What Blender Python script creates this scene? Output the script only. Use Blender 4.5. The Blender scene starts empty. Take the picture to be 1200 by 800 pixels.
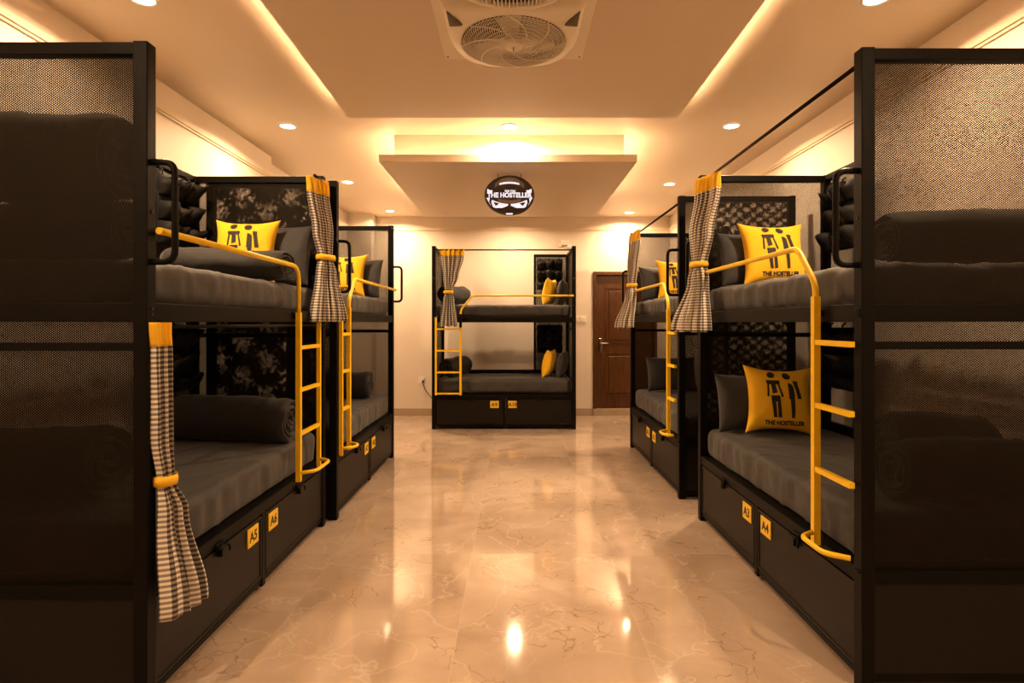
import bpy, bmesh, math, random
from mathutils import Vector, Matrix, noise
PI = math.pi
random.seed(7)
S = bpy.context.scene
COL = S.collection

# ------------------------------------------------------------------ camera, world, exposure
F_PX = 657.0
CAM_H = 1.361
cam_d = bpy.data.cameras.new('camera')
cam = bpy.data.objects.new('camera', cam_d); COL.objects.link(cam)
cam.location = (0, 0, CAM_H); cam.rotation_euler = (PI/2, 0, 0)
cam_d.sensor_fit = 'HORIZONTAL'; cam_d.sensor_width = 36.0
cam_d.lens = F_PX/1200*36.0
cam_d.shift_x = -3/1200; cam_d.shift_y = -22/1200
cam_d.clip_start = 0.02
S.camera = cam
S.cycles.transparent_max_bounces = 24
S.view_settings.view_transform = 'Standard'; S.view_settings.look = 'None'
S.view_settings.gamma = 1.0; S.view_settings.use_curve_mapping = False
S.view_settings.exposure = 0.0
w = bpy.data.worlds.new('world'); S.world = w; w.use_nodes = True
w.node_tree.nodes['Background'].inputs[0].default_value = (1.0, .75, .5, 1)
w.node_tree.nodes['Background'].inputs[1].default_value = 0.0
WARM = (1.0, 0.665, 0.375)
DOWN_W = 35.0          # watts of each downlight
LED_E = 170.0           # emission of the cove strips
LED2_E = 90.0

# ------------------------------------------------------------------ materials
def new_mat(name):
    m = bpy.data.materials.new(name); m.use_nodes = True
    return m, m.node_tree.nodes, m.node_tree.links, m.node_tree.nodes['Principled BSDF']

def setp(b, **k):
    for n, v in k.items():
        n = n.replace('_', ' ')
        if n in b.inputs: b.inputs[n].default_value = v

def mat(name, col, rough=.5, metal=0.0, var=.12, vscale=8.0, bump=0.0, bscale=60.0, sheen=0.0, stretch=(1, 1, 1), spec=.5):
    m, N, L, b = new_mat(name)
    setp(b, Roughness=rough, Metallic=metal)
    b.inputs['Specular IOR Level'].default_value = spec
    if sheen: b.inputs['Sheen Weight'].default_value = sheen
    tc = N.new('ShaderNodeTexCoord'); mp = N.new('ShaderNodeMapping'); mp.inputs['Scale'].default_value = stretch
    L.new(tc.outputs['Object'], mp.inputs[0])
    nz = N.new('ShaderNodeTexNoise'); nz.inputs['Scale'].default_value = vscale; nz.inputs['Detail'].default_value = 4
    L.new(mp.outputs[0], nz.inputs['Vector'])
    mx = N.new('ShaderNodeMix'); mx.data_type = 'RGBA'
    mx.inputs[6].default_value = tuple(c*(1-var) for c in col)+(1,)
    mx.inputs[7].default_value = tuple(min(1, c*(1+var)) for c in col)+(1,)
    L.new(nz.outputs[0], mx.inputs[0]); L.new(mx.outputs[2], b.inputs['Base Color'])
    if bump:
        n2 = N.new('ShaderNodeTexNoise'); n2.inputs['Scale'].default_value = bscale; n2.inputs['Detail'].default_value = 3
        L.new(mp.outputs[0], n2.inputs['Vector'])
        bp = N.new('ShaderNodeBump'); bp.inputs['Strength'].default_value = bump; bp.inputs['Distance'].default_value = .005
        L.new(n2.outputs[0], bp.inputs['Height']); L.new(bp.outputs[0], b.inputs['Normal'])
    return m

def emis(name, col, e):
    m, N, L, b = new_mat(name)
    b.inputs['Base Color'].default_value = (.8, .8, .8, 1)
    b.inputs['Emission Color'].default_value = tuple(col)+(1,)
    b.inputs['Emission Strength'].default_value = e
    return m

M_WALL = mat('cream_wall_paint', (.75, .655, .555), .55, var=.03, vscale=2.5, bump=.05, bscale=120)
M_CEIL = mat('ceiling_paint', (.68, .555, .42), .5, var=.02, vscale=2, bump=.02, bscale=90)
M_MOULD = mat('moulding_paint', (.76, .65, .50), .5, var=.03)
M_BLACK = mat('black_powder_coat', (.0048, .0042, .0036), .42, spec=.10, var=.25, vscale=14, bump=.06, bscale=220)
M_SHEET = mat('black_steel_sheet', (.011, .0085, .0065), .40, spec=.18, var=.18, vscale=6, bump=.08, bscale=160)
M_YEL = mat('yellow_enamel', (.97, .60, .008), .38, var=.07, vscale=9)
M_YFAB = mat('yellow_cotton', (.93, .53, .006), .8, var=.08, vscale=10, bump=.35, bscale=260, sheen=.1)
M_YPLATE = mat('yellow_plate', (.90, .55, .02), .45, var=.04)
M_PRINT = mat('dark_print', (.022, .018, .014), .8, var=.2)
M_SHEETFAB = mat('charcoal_bed_sheet', (.034, .031, .031), .72, var=.15, vscale=5, bump=.35, bscale=22, sheen=.15)
M_PILFAB = mat('charcoal_pillowcase', (.030, .030, .034), .75, var=.15, vscale=9, bump=.4, bscale=30, sheen=.15)
M_QUILT = mat('dark_quilt_cloth', (.011, .010, .010), .8, var=.2, vscale=12, bump=.6, bscale=28, sheen=.12)
M_ORG = mat('black_nylon', (.005, .005, .0055), .7, spec=.3, var=.2, bump=.3, bscale=60)
M_ORGC = mat('dark_clear_vinyl', (.02, .02, .022), .3, var=.1, bump=.3, bscale=40)
M_PLAST = mat('ivory_plastic', (.80, .71, .58), .35, var=.02)
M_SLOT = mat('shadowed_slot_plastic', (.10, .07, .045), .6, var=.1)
M_WHITE = mat('white_plastic', (.82, .78, .70), .3, var=.02)
M_CORD = mat('black_rubber', (.015, .015, .015), .6)
M_CHROME = mat('chrome', (.75, .73, .70), .18, metal=1.0, var=.02)
M_STONE = mat('skirting_stone', (.42, .32, .22), .3, var=.15, vscale=9)
M_LED = emis('led_strip', WARM, LED_E)
M_LED2 = emis('bright_led_strip', WARM, LED2_E)
M_LED3 = emis('panel_front_led_strip', WARM, LED2_E*.45)
M_LAMP = emis('downlight_diffuser', (1, .86, .66), 22.0)
M_SIGNG = emis('sign_white_glow', (.86, .86, 1.0), .9)
M_SIGND = mat('sign_dark_face', (.06, .045, .04), .25, var=.2)
M_SIGNM = mat('sign_polished_face', (.42, .40, .42), .22, metal=.7, var=.1)

def wood():
    m, N, L, b = new_mat('brown_door_wood')
    tc = N.new('ShaderNodeTexCoord'); mp = N.new('ShaderNodeMapping'); mp.inputs['Scale'].default_value = (14, 14, 1.2)
    nz = N.new('ShaderNodeTexNoise'); nz.inputs['Scale'].default_value = 3; nz.inputs['Detail'].default_value = 6; nz.inputs['Distortion'].default_value = .8
    cr = N.new('ShaderNodeValToRGB'); cr.color_ramp.elements[0].position = .3; cr.color_ramp.elements[0].color = (.040, .012, .0015, 1)
    cr.color_ramp.elements[1].position = .75; cr.color_ramp.elements[1].color = (.115, .040, .005, 1)
    L.new(tc.outputs['Object'], mp.inputs[0]); L.new(mp.outputs[0], nz.inputs['Vector']); L.new(nz.outputs[0], cr.inputs[0])
    L.new(cr.outputs[0], b.inputs['Base Color']); setp(b, Roughness=.35)
    return m
M_WOOD = wood()

def marble():
    m, N, L, b = new_mat('polished_marble_tile')
    tc = N.new('ShaderNodeTexCoord')
    sep = N.new('ShaderNodeSeparateXYZ'); L.new(tc.outputs['Object'], sep.inputs[0])
    def mth(op, a, bb=None, c=None):
        n = N.new('ShaderNodeMath'); n.operation = op
        for i, v in enumerate((a, bb, c)):
            if v is None: continue
            if isinstance(v, (int, float)): n.inputs[i].default_value = v
            else: L.new(v, n.inputs[i])
        return n.outputs[0]
    TX, TY = .80, 1.20
    u = mth('DIVIDE', mth('ADD', sep.outputs[0], 1.05), TX); v = mth('DIVIDE', mth('ADD', sep.outputs[1], .3), TY)
    fu, fv = mth('FLOOR', u), mth('FLOOR', v)
    cmb = N.new('ShaderNodeCombineXYZ'); L.new(fu, cmb.inputs[0]); L.new(fv, cmb.inputs[1])
    wn = N.new('ShaderNodeTexWhiteNoise'); wn.noise_dimensions = '2D'; L.new(cmb.outputs[0], wn.inputs['Vector'])
    sc = N.new('ShaderNodeVectorMath'); sc.operation = 'MULTIPLY_ADD'
    L.new(wn.outputs['Color'], sc.inputs[0]); sc.inputs[1].default_value = (7, 7, 7); L.new(tc.outputs['Object'], sc.inputs[2])
    P = sc.outputs[0]
    n1 = N.new('ShaderNodeTexNoise'); n1.inputs['Scale'].default_value = 1.6; n1.inputs['Detail'].default_value = 7; n1.inputs['Distortion'].default_value = 1.1
    L.new(P, n1.inputs['Vector'])
    cr = N.new('ShaderNodeValToRGB'); e = cr.color_ramp.elements
    e[0].position = .30; e[0].color = (.38, .28, .21, 1); e[1].position = .72; e[1].color = (.54, .42, .33, 1)
    L.new(n1.outputs[0], cr.inputs[0])
    # thin pale veins: crackle cells bent by noise
    nd = N.new('ShaderNodeTexNoise'); nd.inputs['Scale'].default_value = 2.2; nd.inputs['Detail'].default_value = 4; L.new(P, nd.inputs['Vector'])
    va = N.new('ShaderNodeVectorMath'); va.operation = 'MULTIPLY_ADD'; L.new(nd.outputs[1], va.inputs[0]); va.inputs[1].default_value = (.9, .9, .9); L.new(P, va.inputs[2])
    def vein(scale, wid, src):
        vo = N.new('ShaderNodeTexVoronoi'); vo.feature = 'DISTANCE_TO_EDGE'; vo.inputs['Scale'].default_value = scale; L.new(src, vo.inputs['Vector'])
        mr = N.new('ShaderNodeMapRange'); mr.inputs[1].default_value = 0; mr.inputs[2].default_value = wid; mr.inputs[3].default_value = 1; mr.inputs[4].default_value = 0
        L.new(vo.outputs[0], mr.inputs[0]); return mr.outputs[0]
    v1 = vein(1.5, .012, va.outputs[0]); v2 = vein(3.8, .02, va.outputs[0])
    nm = N.new('ShaderNodeTexNoise'); nm.inputs['Scale'].default_value = 2.0; L.new(P, nm.inputs['Vector'])
    msk = mth('SMOOTH_MIN', mth('MAXIMUM', mth('MULTIPLY', mth('SUBTRACT', nm.outputs[0], .45), 5), 0), 1, .1)
    vv = mth('ADD', mth('MULTIPLY', v1, .45), mth('MULTIPLY', mth('MULTIPLY', v2, msk), .35))
    mx = N.new('ShaderNodeMix'); mx.data_type = 'RGBA'; L.new(mth('MINIMUM', vv, 1), mx.inputs[0]); L.new(cr.outputs[0], mx.inputs[6]); mx.inputs[7].default_value = (.64, .54, .45, 1)
    # darker brown freckles
    v3 = vein(6.5, .035, va.outputs[0])
    n4 = N.new('ShaderNodeTexNoise'); n4.inputs['Scale'].default_value = 3.1; L.new(va.outputs[0], n4.inputs['Vector'])
    fm = mth('MULTIPLY', mth('MULTIPLY', v3, mth('GREATER_THAN', n4.outputs[0], .57)), .6)
    mx1 = N.new('ShaderNodeMix'); mx1.data_type = 'RGBA'; L.new(fm, mx1.inputs[0]); L.new(mx.outputs[2], mx1.inputs[6]); mx1.inputs[7].default_value = (.22, .12, .05, 1)
    # joints
    def joint(q, T, wdt):
        f = mth('FRACT', q); d = mth('MINIMUM', f, mth('SUBTRACT', 1, f))
        return mth('LESS_THAN', mth('MULTIPLY', d, T), wdt)
    jn = mth('MAXIMUM', joint(u, TX, .0016), joint(v, TY, .0016))
    mx2 = N.new('ShaderNodeMix'); mx2.data_type = 'RGBA'; L.new(mth('MULTIPLY', jn, .45), mx2.inputs[0]); L.new(mx1.outputs[2], mx2.inputs[6]); mx2.inputs[7].default_value = (.58, .47, .37, 1)
    L.new(mx2.outputs[2], b.inputs['Base Color'])
    setp(b, Roughness=.08); b.inputs['Specular IOR Level'].default_value = .6
    b.inputs['Coat Weight'].default_value = .35; b.inputs['Coat Roughness'].default_value = .04
    return m
M_FLOOR = marble()

def mesh_mat(name, px=.0108, pz=.0082, thr=.30):
    """expanded steel mesh: staggered diamond holes cut clean through the sheet"""
    m, N, L, b = new_mat(name)
    tc = N.new('ShaderNodeTexCoord'); sep = N.new('ShaderNodeSeparateXYZ'); L.new(tc.outputs['Object'], sep.inputs[0])
    def mth(op, a, bb=None):
        n = N.new('ShaderNodeMath'); n.operation = op
        for i, v in enumerate((a, bb)):
            if v is None: continue
            if isinstance(v, (int, float)): n.inputs[i].default_value = v
            else: L.new(v, n.inputs[i])
        return n.outputs[0]
    oi = N.new('ShaderNodeObjectInfo'); va = N.new('ShaderNodeVectorMath'); va.operation = 'ADD'
    L.new(tc.outputs['Object'], va.inputs[0]); L.new(oi.outputs['Location'], va.inputs[1])
    wz = N.new('ShaderNodeTexNoise'); wz.inputs['Scale'].default_value = 34.0; wz.inputs['Detail'].default_value = 1; L.new(va.outputs[0], wz.inputs['Vector'])
    ws = N.new('ShaderNodeSeparateXYZ'); L.new(wz.outputs['Color'], ws.inputs[0])
    h = mth('ADD', mth('ADD', sep.outputs[0], sep.outputs[1]), mth('MULTIPLY', ws.outputs[0], .006))
    cu = mth('COSINE', mth('MULTIPLY', h, 2*PI/px)); cv = mth('COSINE', mth('MULTIPLY', mth('ADD', sep.outputs[2], mth('MULTIPLY', ws.outputs[1], .004)), 2*PI/pz))
    f = mth('MULTIPLY', cu, cv)
    hole = mth('GREATER_THAN', f, thr)
    setp(b, Roughness=.5); b.inputs['Specular IOR Level'].default_value = .12; b.inputs['Base Color'].default_value = (.010, .007, .004, 1)
    tr = N.new('ShaderNodeBsdfTransparent'); mix = N.new('ShaderNodeMixShader')
    L.new(hole, mix.inputs[0]); L.new(b.outputs[0], mix.inputs[1]); L.new(tr.outputs[0], mix.inputs[2])
    L.new(mix.outputs[0], N['Material Output'].inputs[0])
    return m
M_MESH = mesh_mat('perforated_black_steel')

def gingham():
    m, N, L, b = new_mat('gingham_cloth')
    uv = N.new('ShaderNodeUVMap'); uv.uv_map = 'UVMap'
    sep = N.new('ShaderNodeSeparateXYZ'); L.new(uv.outputs[0], sep.inputs[0])
    def mth(op, a, bb=None):
        n = N.new('ShaderNodeMath'); n.operation = op
        for i, v in enumerate((a, bb)):
            if v is None: continue
            if isinstance(v, (int, float)): n.inputs[i].default_value = v
            else: L.new(v, n.inputs[i])
        return n.outputs[0]
    P = .018
    a = mth('GREATER_THAN', mth('FRACT', mth('DIVIDE', sep.outputs[0], P)), .5)
    c = mth('GREATER_THAN', mth('FRACT', mth('DIVIDE', sep.outputs[1], P)), .5)
    s = mth('MULTIPLY', mth('ADD', a, c), .5)
    cr = N.new('ShaderNodeValToRGB'); cr.color_ramp.interpolation = 'CONSTANT'
    e = cr.color_ramp.elements; e[0].position = 0; e[0].color = (.80, .74, .64, 1); e[1].position = .4; e[1].color = (.27, .23, .20, 1)
    e2 = e.new(.8); e2.color = (.035, .028, .024, 1)
    L.new(s, cr.inputs[0]); L.new(cr.outputs[0], b.inputs['Base Color'])
    setp(b, Roughness=.85); b.inputs['Sheen Weight'].default_value = .1
    return m
M_GING = gingham()

# ------------------------------------------------------------------ mesh helpers
def link(o, parent=None):
    COL.objects.link(o)
    if parent is not None: o.parent = parent
    return o

def obj(name, bm, mats, parent=None, smooth=False, recalc=True):
    if recalc: bmesh.ops.recalc_face_normals(bm, faces=bm.faces)
    me = bpy.data.meshes.new(name); bm.to_mesh(me); bm.free()
    if not isinstance(mats, (list, tuple)): mats = [mats]
    for m in mats: me.materials.append(m)
    if smooth:
        for p in me.polygons: p.use_smooth = True
    return link(bpy.data.objects.new(name, me), parent)

def tag(o, label=None, cat=None, group=None, kind=None):
    if label: o['label'] = label
    if cat: o['category'] = cat
    if group: o['group'] = group
    if kind: o['kind'] = kind
    return o

def empty(name, loc=(0, 0, 0), rz=0):
    o = bpy.data.objects.new(name, None); o.location = loc; o.rotation_euler = (0, 0, rz); o.empty_display_size = .1
    return link(o)

def box(bm, x0, x1, y0, y1, z0, z1, bev=0.0, mi=0):
    x0, x1 = min(x0, x1), max(x0, x1); y0, y1 = min(y0, y1), max(y0, y1); z0, z1 = min(z0, z1), max(z0, z1)
    vs = [bm.verts.new(p) for p in ((x0, y0, z0), (x1, y0, z0), (x1, y1, z0), (x0, y1, z0), (x0, y0, z1), (x1, y0, z1), (x1, y1, z1), (x0, y1, z1))]
    fs = [bm.faces.new([vs[i] for i in q]) for q in ((0, 3, 2, 1), (4, 5, 6, 7), (0, 1, 5, 4), (1, 2, 6, 5), (2, 3, 7, 6), (3, 0, 4, 7))]
    for f in fs: f.material_index = mi
    if bev:
        es = list({e for f in fs for e in f.edges})
        r = bmesh.ops.bevel(bm, geom=es, offset=bev, segments=2, profile=.5, affect='EDGES')
        for f in r['faces']: f.material_index = mi
    return vs

def bx(name, dims, m, parent=None, bev=0.0):
    bm = bmesh.new(); box(bm, *dims, bev=bev); return obj(name, bm, m, parent)

def rounded(pts, r, n=5):
    """path with its inner corners rounded"""
    pts = [Vector(p) for p in pts]; out = [pts[0]]
    for i in range(1, len(pts)-1):
        a, b, c = pts[i-1], pts[i], pts[i+1]
        d1, d2 = (a-b), (c-b); k = min(r, d1.length*.48, d2.length*.48)
        p, q = b+d1.normalized()*k, b+d2.normalized()*k
        for j in range(n+1):
            t = j/n; out.append(p*(1-t)**2+b*2*t*(1-t)+q*t*t)
    out.append(pts[-1]); return out

def tube(bm, pts, r, sides=10, square=False, mi=0, caps=True):
    pts = [Vector(p) for p in pts]
    up = None; rings = []
    for i, p in enumerate(pts):
        t = (pts[min(i+1, len(pts)-1)]-pts[max(i-1, 0)]).normalized()
        if up is None:
            up = Vector((0, 0, 1)) if abs(t.z) < .9 else Vector((0, 1, 0))
        s = t.cross(up).normalized(); up = s.cross(t).normalized()
        n = 4 if square else sides; ph = PI/4 if square else 0; rr = r*math.sqrt(2) if square else r
        rings.append([bm.verts.new(p+s*math.cos(ph+2*PI*k/n)*rr+up*math.sin(ph+2*PI*k/n)*rr) for k in range(n)])
    n = len(rings[0])
    for a, b in zip(rings, rings[1:]):
        for k in range(n):
            f = bm.faces.new((a[k], a[(k+1) % n], b[(k+1) % n], b[k])); f.material_index = mi; f.smooth = not square
    if caps:
        bm.faces.new(rings[0]).material_index = mi; bm.faces.new(rings[-1][::-1]).material_index = mi

def tb(name, pts, r, m, parent=None, square=False, corner=0.0):
    bm = bmesh.new(); tube(bm, rounded(pts, corner) if corner else pts, r, square=square)
    return obj(name, bm, m, parent)

def text_bm(bm, txt, size, mat4, mi=1, extrude=.0006, bold=0.0, sx=1.0, width=None):
    cu = bpy.data.curves.new('t', 'FONT'); cu.body = txt; cu.size = size; cu.align_x = 'CENTER'; cu.align_y = 'CENTER'
    cu.extrude = extrude; cu.offset = bold; cu.resolution_u = 3
    o = bpy.data.objects.new('t', cu); COL.objects.link(o)
    me = bpy.data.meshes.new_from_object(o.evaluated_get(bpy.context.evaluated_depsgraph_get()))
    if width:
        xs = [v.co.x for v in me.vertices]; sx = width/max(1e-6, max(xs)-min(xs))
    v_old, f_old = set(bm.verts), set(bm.faces)
    me.transform(mat4 @ Matrix.Diagonal((sx, 1, 1, 1)))
    bm.from_mesh(me)
    for f in bm.faces:
        if f not in f_old: f.material_index = mi
    bpy.data.objects.remove(o); bpy.data.meshes.remove(me)
    return [v for v in bm.verts if v not in v_old]

def rbox_bm(lx, ly, lz, r, step=.022, disp=None):
    """rounded box sitting on z = 0, centred in x and y, pushed along its normals by disp(p, n)"""
    bm = bmesh.new()
    hx, hy, hz = lx/2, ly/2, lz/2
    def face(ax, sgn):
        dims = [hx, hy, hz]; u, v = [i for i in range(3) if i != ax]
        nu, nv = max(4, int(2*dims[u]/step)), max(4, int(2*dims[v]/step)); g = []
        for i in range(nu+1):
            row = []
            for j in range(nv+1):
                p = [0, 0, 0]; p[ax] = sgn*dims[ax]; p[u] = -dims[u]+2*dims[u]*i/nu; p[v] = -dims[v]+2*dims[v]*j/nv
                row.append(bm.verts.new(p))
            g.append(row)
        for i in range(nu):
            for j in range(nv): bm.faces.new((g[i][j], g[i+1][j], g[i+1][j+1], g[i][j+1]))
    for ax in range(3):
        for s in (-1, 1): face(ax, s)
    bmesh.ops.remove_doubles(bm, verts=bm.verts, dist=1e-5)
    for v in bm.verts:
        p = v.co; q = Vector((max(-hx+r, min(hx-r, p.x)), max(-hy+r, min(hy-r, p.y)), max(-hz+r, min(hz-r, p.z))))
        n = (p-q); n = n.normalized() if n.length > 1e-6 else Vector((0, 0, 1))
        v.co = q+n*r
        if disp: v.co += n*disp(v.co, n)
        v.co.z += hz
    return bm

# ------------------------------------------------------------------ the room
XL, XL2, XR, YB, YF, ZC = -2.28, -2.38, 2.28, 8.23, -2.6, 2.914
def struct(name, bm, m, smooth=False):
    o = obj(name, bm, m, None, smooth); o['kind'] = 'structure'; return o
bm = bmesh.new(); box(bm, -2.6, 2.5, YF-.1, YB+.1, -.1, 0); struct('floor', bm, M_FLOOR)
bm = bmesh.new(); box(bm, -2.6, 2.5, YF-.1, YB+.1, ZC, ZC+.1); struct('ceiling', bm, M_CEIL)
bm = bmesh.new(); box(bm, XL-.2, XL, YF-.1, 5.26, 0, ZC); box(bm, XL2-.1, XL2, 5.26, YB, 0, ZC)
box(bm, XL2, -2.03, 7.95, YB, 0, ZC); struct('wall_left', bm, M_WALL)
bm = bmesh.new(); box(bm, XR, XR+.12, YF-.1, YB, 0, ZC); struct('wall_right', bm, M_WALL)
DX0, DX1, DZ = 1.15, 2.09, 2.11
bm = bmesh.new(); box(bm, XL2-.1, DX0, YB, YB+.12, 0, ZC); box(bm, DX0, DX1, YB, YB+.12, DZ, ZC); box(bm, DX1, XR+.12, YB, YB+.12, 0, ZC)
box(bm, DX0, DX1, YB+.10, YB+.12, 0, DZ); struct('wall_back', bm, M_WALL)
bm = bmesh.new(); box(bm, XL-.2, XR+.12, YF-.12, YF, 0, ZC); struct('wall_front', bm, M_WALL)
# cornice line below the ceiling
def cornice(name, segs):
    bm = bmesh.new()
    for (x0, x1, y0, y1, ax) in segs:
        for (z0, z1, d) in ((2.705, 2.720, .012), (2.720, 2.748, .022), (2.748, 2.765, .012)):
            if ax == 'L': box(bm, x0, x0+d, y0, y1, z0, z1)
            elif ax == 'R': box(bm, x0-d, x0, y0, y1, z0, z1)
            else: box(bm, x0, x1, y0-d, y0, z0, z1)
    struct(name, bm, M_MOULD)
cornice('trim_1', [(XL, 0, YF, 5.26, 'L'), (XL2, 0, 5.26, 7.95, 'L')])
cornice('trim_2', [(XR, 0, YF, YB, 'R')])
cornice('trim_3', [(XL2, -2.03, 7.95, 0, 'B'), (-2.03, XR, YB, 0, 'B')])
bm = bmesh.new(); box(bm, -2.03, DX0, YB-.012, YB, 0, .105, bev=.003); box(bm, DX1, XR, YB-.012, YB, 0, .105, bev=.003); struct('baseboard_back', bm, M_STONE)
bm = bmesh.new(); box(bm, XL, XL+.012, YF, 5.26, 0, .105); box(bm, XL2, XL2+.012, 5.26, 7.95, 0, .105); struct('baseboard_left', bm, M_STONE)
bm = bmesh.new(); box(bm, XR-.012, XR, YF, YB, 0, .105); struct('baseboard_right', bm, M_STONE)
# door: stone sill, frame, panelled leaf
def door():
    bm = bmesh.new()
    box(bm, DX0, DX0+.05, YB-.02, YB+.09, .10, DZ, bev=.004); box(bm, DX1-.05, DX1, YB-.02, YB+.09, .10, DZ, bev=.004)
    box(bm, DX0+.05, DX1-.05, YB-.02, YB+.09, DZ-.05, DZ, bev=.004)
    x0, x1 = DX0+.055, DX1-.055; y = YB+.03
    box(bm, x0, x1, y, y+.035, .105, DZ-.055)
    W = x1-x0
    def rect(a, b, c, d, t=.018, dd=.010):
        box(bm, a, b, y-dd, y, c, c+t); box(bm, a, b, y-dd, y, d-t, d); box(bm, a, a+t, y-dd, y, c+t, d-t); box(bm, b-t, b, y-dd, y, c+t, d-t)
        box(bm, a+.05, b-.05, y-.012, y, c+.05, d-.05, bev=.008)
    rect(x0+.13, x1-.13, .28, .92); rect(x0+.13, x1-.13, 1.06, 1.88)
    o = obj('door_1', bm, M_WOOD); o['kind'] = 'structure'
    bm = bmesh.new(); box(bm, x0+.035, x0+.075, y-.018, y-.001, .93, 1.13, bev=.004); tube(bm, rounded([(x0+.055, y-.01, 1.06), (x0+.055, y-.055, 1.06), (x0+.17, y-.055, 1.06)], .02), .009)
    obj('door_handle', bm, M_CHROME, o)
    bm = bmesh.new(); tube(bm, [(x1-.05, y-.02, .40), (x1-.05, y-.0, .40)], .012); obj('door_stop', bm, M_CHROME, o)
    bm = bmesh.new(); box(bm, DX0, DX1, YB-.03, YB+.10, 0, .10, bev=.003); struct('trim_4', bm, M_STONE)
door()
# wide dropped panel over the aisle
def panel(name, pts, z0, z1, mat_, lip=0.0):
    bm = bmesh.new(); b = [bm.verts.new((x, y, z0)) for x, y in pts]; t = [bm.verts.new((x, y, z1)) for x, y in pts]
    bm.faces.new(b); bm.faces.new(t[::-1])
    for i in range(4): bm.faces.new((b[i], b[(i+1) % 4], t[(i+1) % 4], t[i]))
    return bm
P1Z = 2.811
bm = panel('p', [(-1.05, -1.9), (1.05, -1.9), (1.155, 3.97), (-1.175, 3.97)], P1Z, P1Z+.02, M_CEIL)
# low lips added along the two long sides to cut off the strips' glow on the ceiling, and the block carrying the panel
for s, xa, xb in ((-1, -1.05, -1.175), (1, 1.05, 1.155)):
    o1, o2 = xa, xb; i1, i2 = xa-s*.012, xb-s*.012
    pts = [(o1, -1.9), (o2, 3.97), (i2, 3.97), (i1, -1.9)]
    b = [bm.verts.new((x, y, P1Z+.02)) for x, y in pts]; t = [bm.verts.new((x, y, P1Z+.049)) for x, y in pts]
    bm.faces.new(b); bm.faces.new(t)
    for i in range(4): bm.faces.new((b[i], b[(i+1) % 4], t[(i+1) % 4], t[i]))
box(bm, -.92, .92, -1.85, 3.90, P1Z+.02, ZC)
struct('trim_5', bm, M_CEIL)
for s, xa, xb in ((-1, -.98, -1.098), (1, .98, 1.08)):
    bm = bmesh.new(); pts = [(xa, -1.85), (xb, 3.90), (xb-s*.012, 3.90), (xa-s*.012, -1.85)]
    b = [bm.verts.new((x, y, P1Z+.022)) for x, y in pts]; t = [bm.verts.new((x, y, P1Z+.032)) for x, y in pts]
    bm.faces.new(b); bm.faces.new(t)
    for i in range(4): bm.faces.new((b[i], b[(i+1) % 4], t[(i+1) % 4], t[i]))
    tag(obj('led_strip', bm, M_LED), 'glowing warm light strip along the %s edge of the wide ceiling panel' % ('left' if s < 0 else 'right'), 'light strip')
# small hanging panel in front of the back wall
P2 = (-1.09, .985, 4.50, 6.83); P2Z = 2.65
bm = bmesh.new(); box(bm, P2[0], P2[1], P2[2], P2[3], P2Z, P2Z+.062, bev=.003); box(bm, -.995, .905, 4.64, 6.70, P2Z+.06, ZC); struct('trim_6', bm, M_CEIL)
bm = bmesh.new(); z0, z1 = P2Z+.064, P2Z+.076
box(bm, -1.0, .91, 4.545, 4.558, z0, z0+.006); tag(obj('led_strip', bm, M_LED3), 'bright light strip along the front of the hanging ceiling panel', 'light strip')
bm = bmesh.new(); box(bm, -1.016, -1.002, 4.62, 6.7, z0, z1); tag(obj('led_strip', bm, M_LED2), 'light strip on the left side of the hanging ceiling panel', 'light strip')
bm = bmesh.new(); box(bm, .912, .926, 4.62, 6.7, z0, z1); tag(obj('led_strip', bm, M_LED2), 'light strip on the right side of the hanging ceiling panel', 'light strip')

# ------------------------------------------------------------------ downlights
def downlight(x, y, label):
    t = empty('ceiling_downlight', (x, y, ZC)); tag(t, label, 'ceiling light', 'round recessed ceiling downlights')
    bm = bmesh.new(); n = 24
    prof = [(.052, -.002), (.055, -.008), (.066, -.008), (.070, -.001)]
    rings = [[bm.verts.new((r*math.cos(2*PI*k/n), r*math.sin(2*PI*k/n), z)) for k in range(n)] for r, z in prof]
    for a, b in zip(rings, rings[1:]):
        for k in range(n): bm.faces.new((a[k], a[(k+1) % n], b[(k+1) % n], b[k]))
    obj('trim_ring', bm, M_WHITE, t, smooth=True)
    bm = bmesh.new(); bmesh.ops.create_circle(bm, cap_ends=True, radius=.054, segments=n)
    for v in bm.verts: v.co.z -= .004
    obj('diffuser', bm, M_LAMP, t)
    ld = bpy.data.lights.new('downlight_lamp', 'AREA'); ld.shape = 'DISK'; ld.size = .08; ld.energy = DOWN_W; ld.color = WARM; ld.spread = math.radians(158)
    lo = bpy.data.objects.new('downlight_lamp', ld); link(lo, t); lo.location = (0, 0, -.012)
DL = [(-1.78, 2.68, 'ceiling downlight cut by the top edge of the photo, on the left'), (1.73, 2.68, 'ceiling downlight cut by the top edge of the photo, on the right'),
      (-1.79, 4.42, 'left of the three ceiling downlights level with the end of the wide panel'), (1.71, 4.42, 'right of the three ceiling downlights level with the end of the wide panel'),
      (-.04, 4.43, 'ceiling downlight in the middle, between the wide panel and the hanging panel'),
      (-1.84, 6.18, 'ceiling downlight left of the hanging panel, above the second left bunk'), (1.735, 6.28, 'ceiling downlight right of the hanging panel, above the second right bunk'),
      (-1.73, 7.79, 'small far ceiling downlight close to the back wall, on the left'), (1.62, 7.9, 'small far ceiling downlight close to the back wall, on the right'),
      (-1.78, .7, 'ceiling downlight near the camera, on the left'), (1.73, .7, 'ceiling downlight near the camera, on the right'),
      (0.0, 7.55, 'ceiling downlight hidden behind the hanging panel by the back wall')]
for d in DL: downlight(*d)

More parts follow.
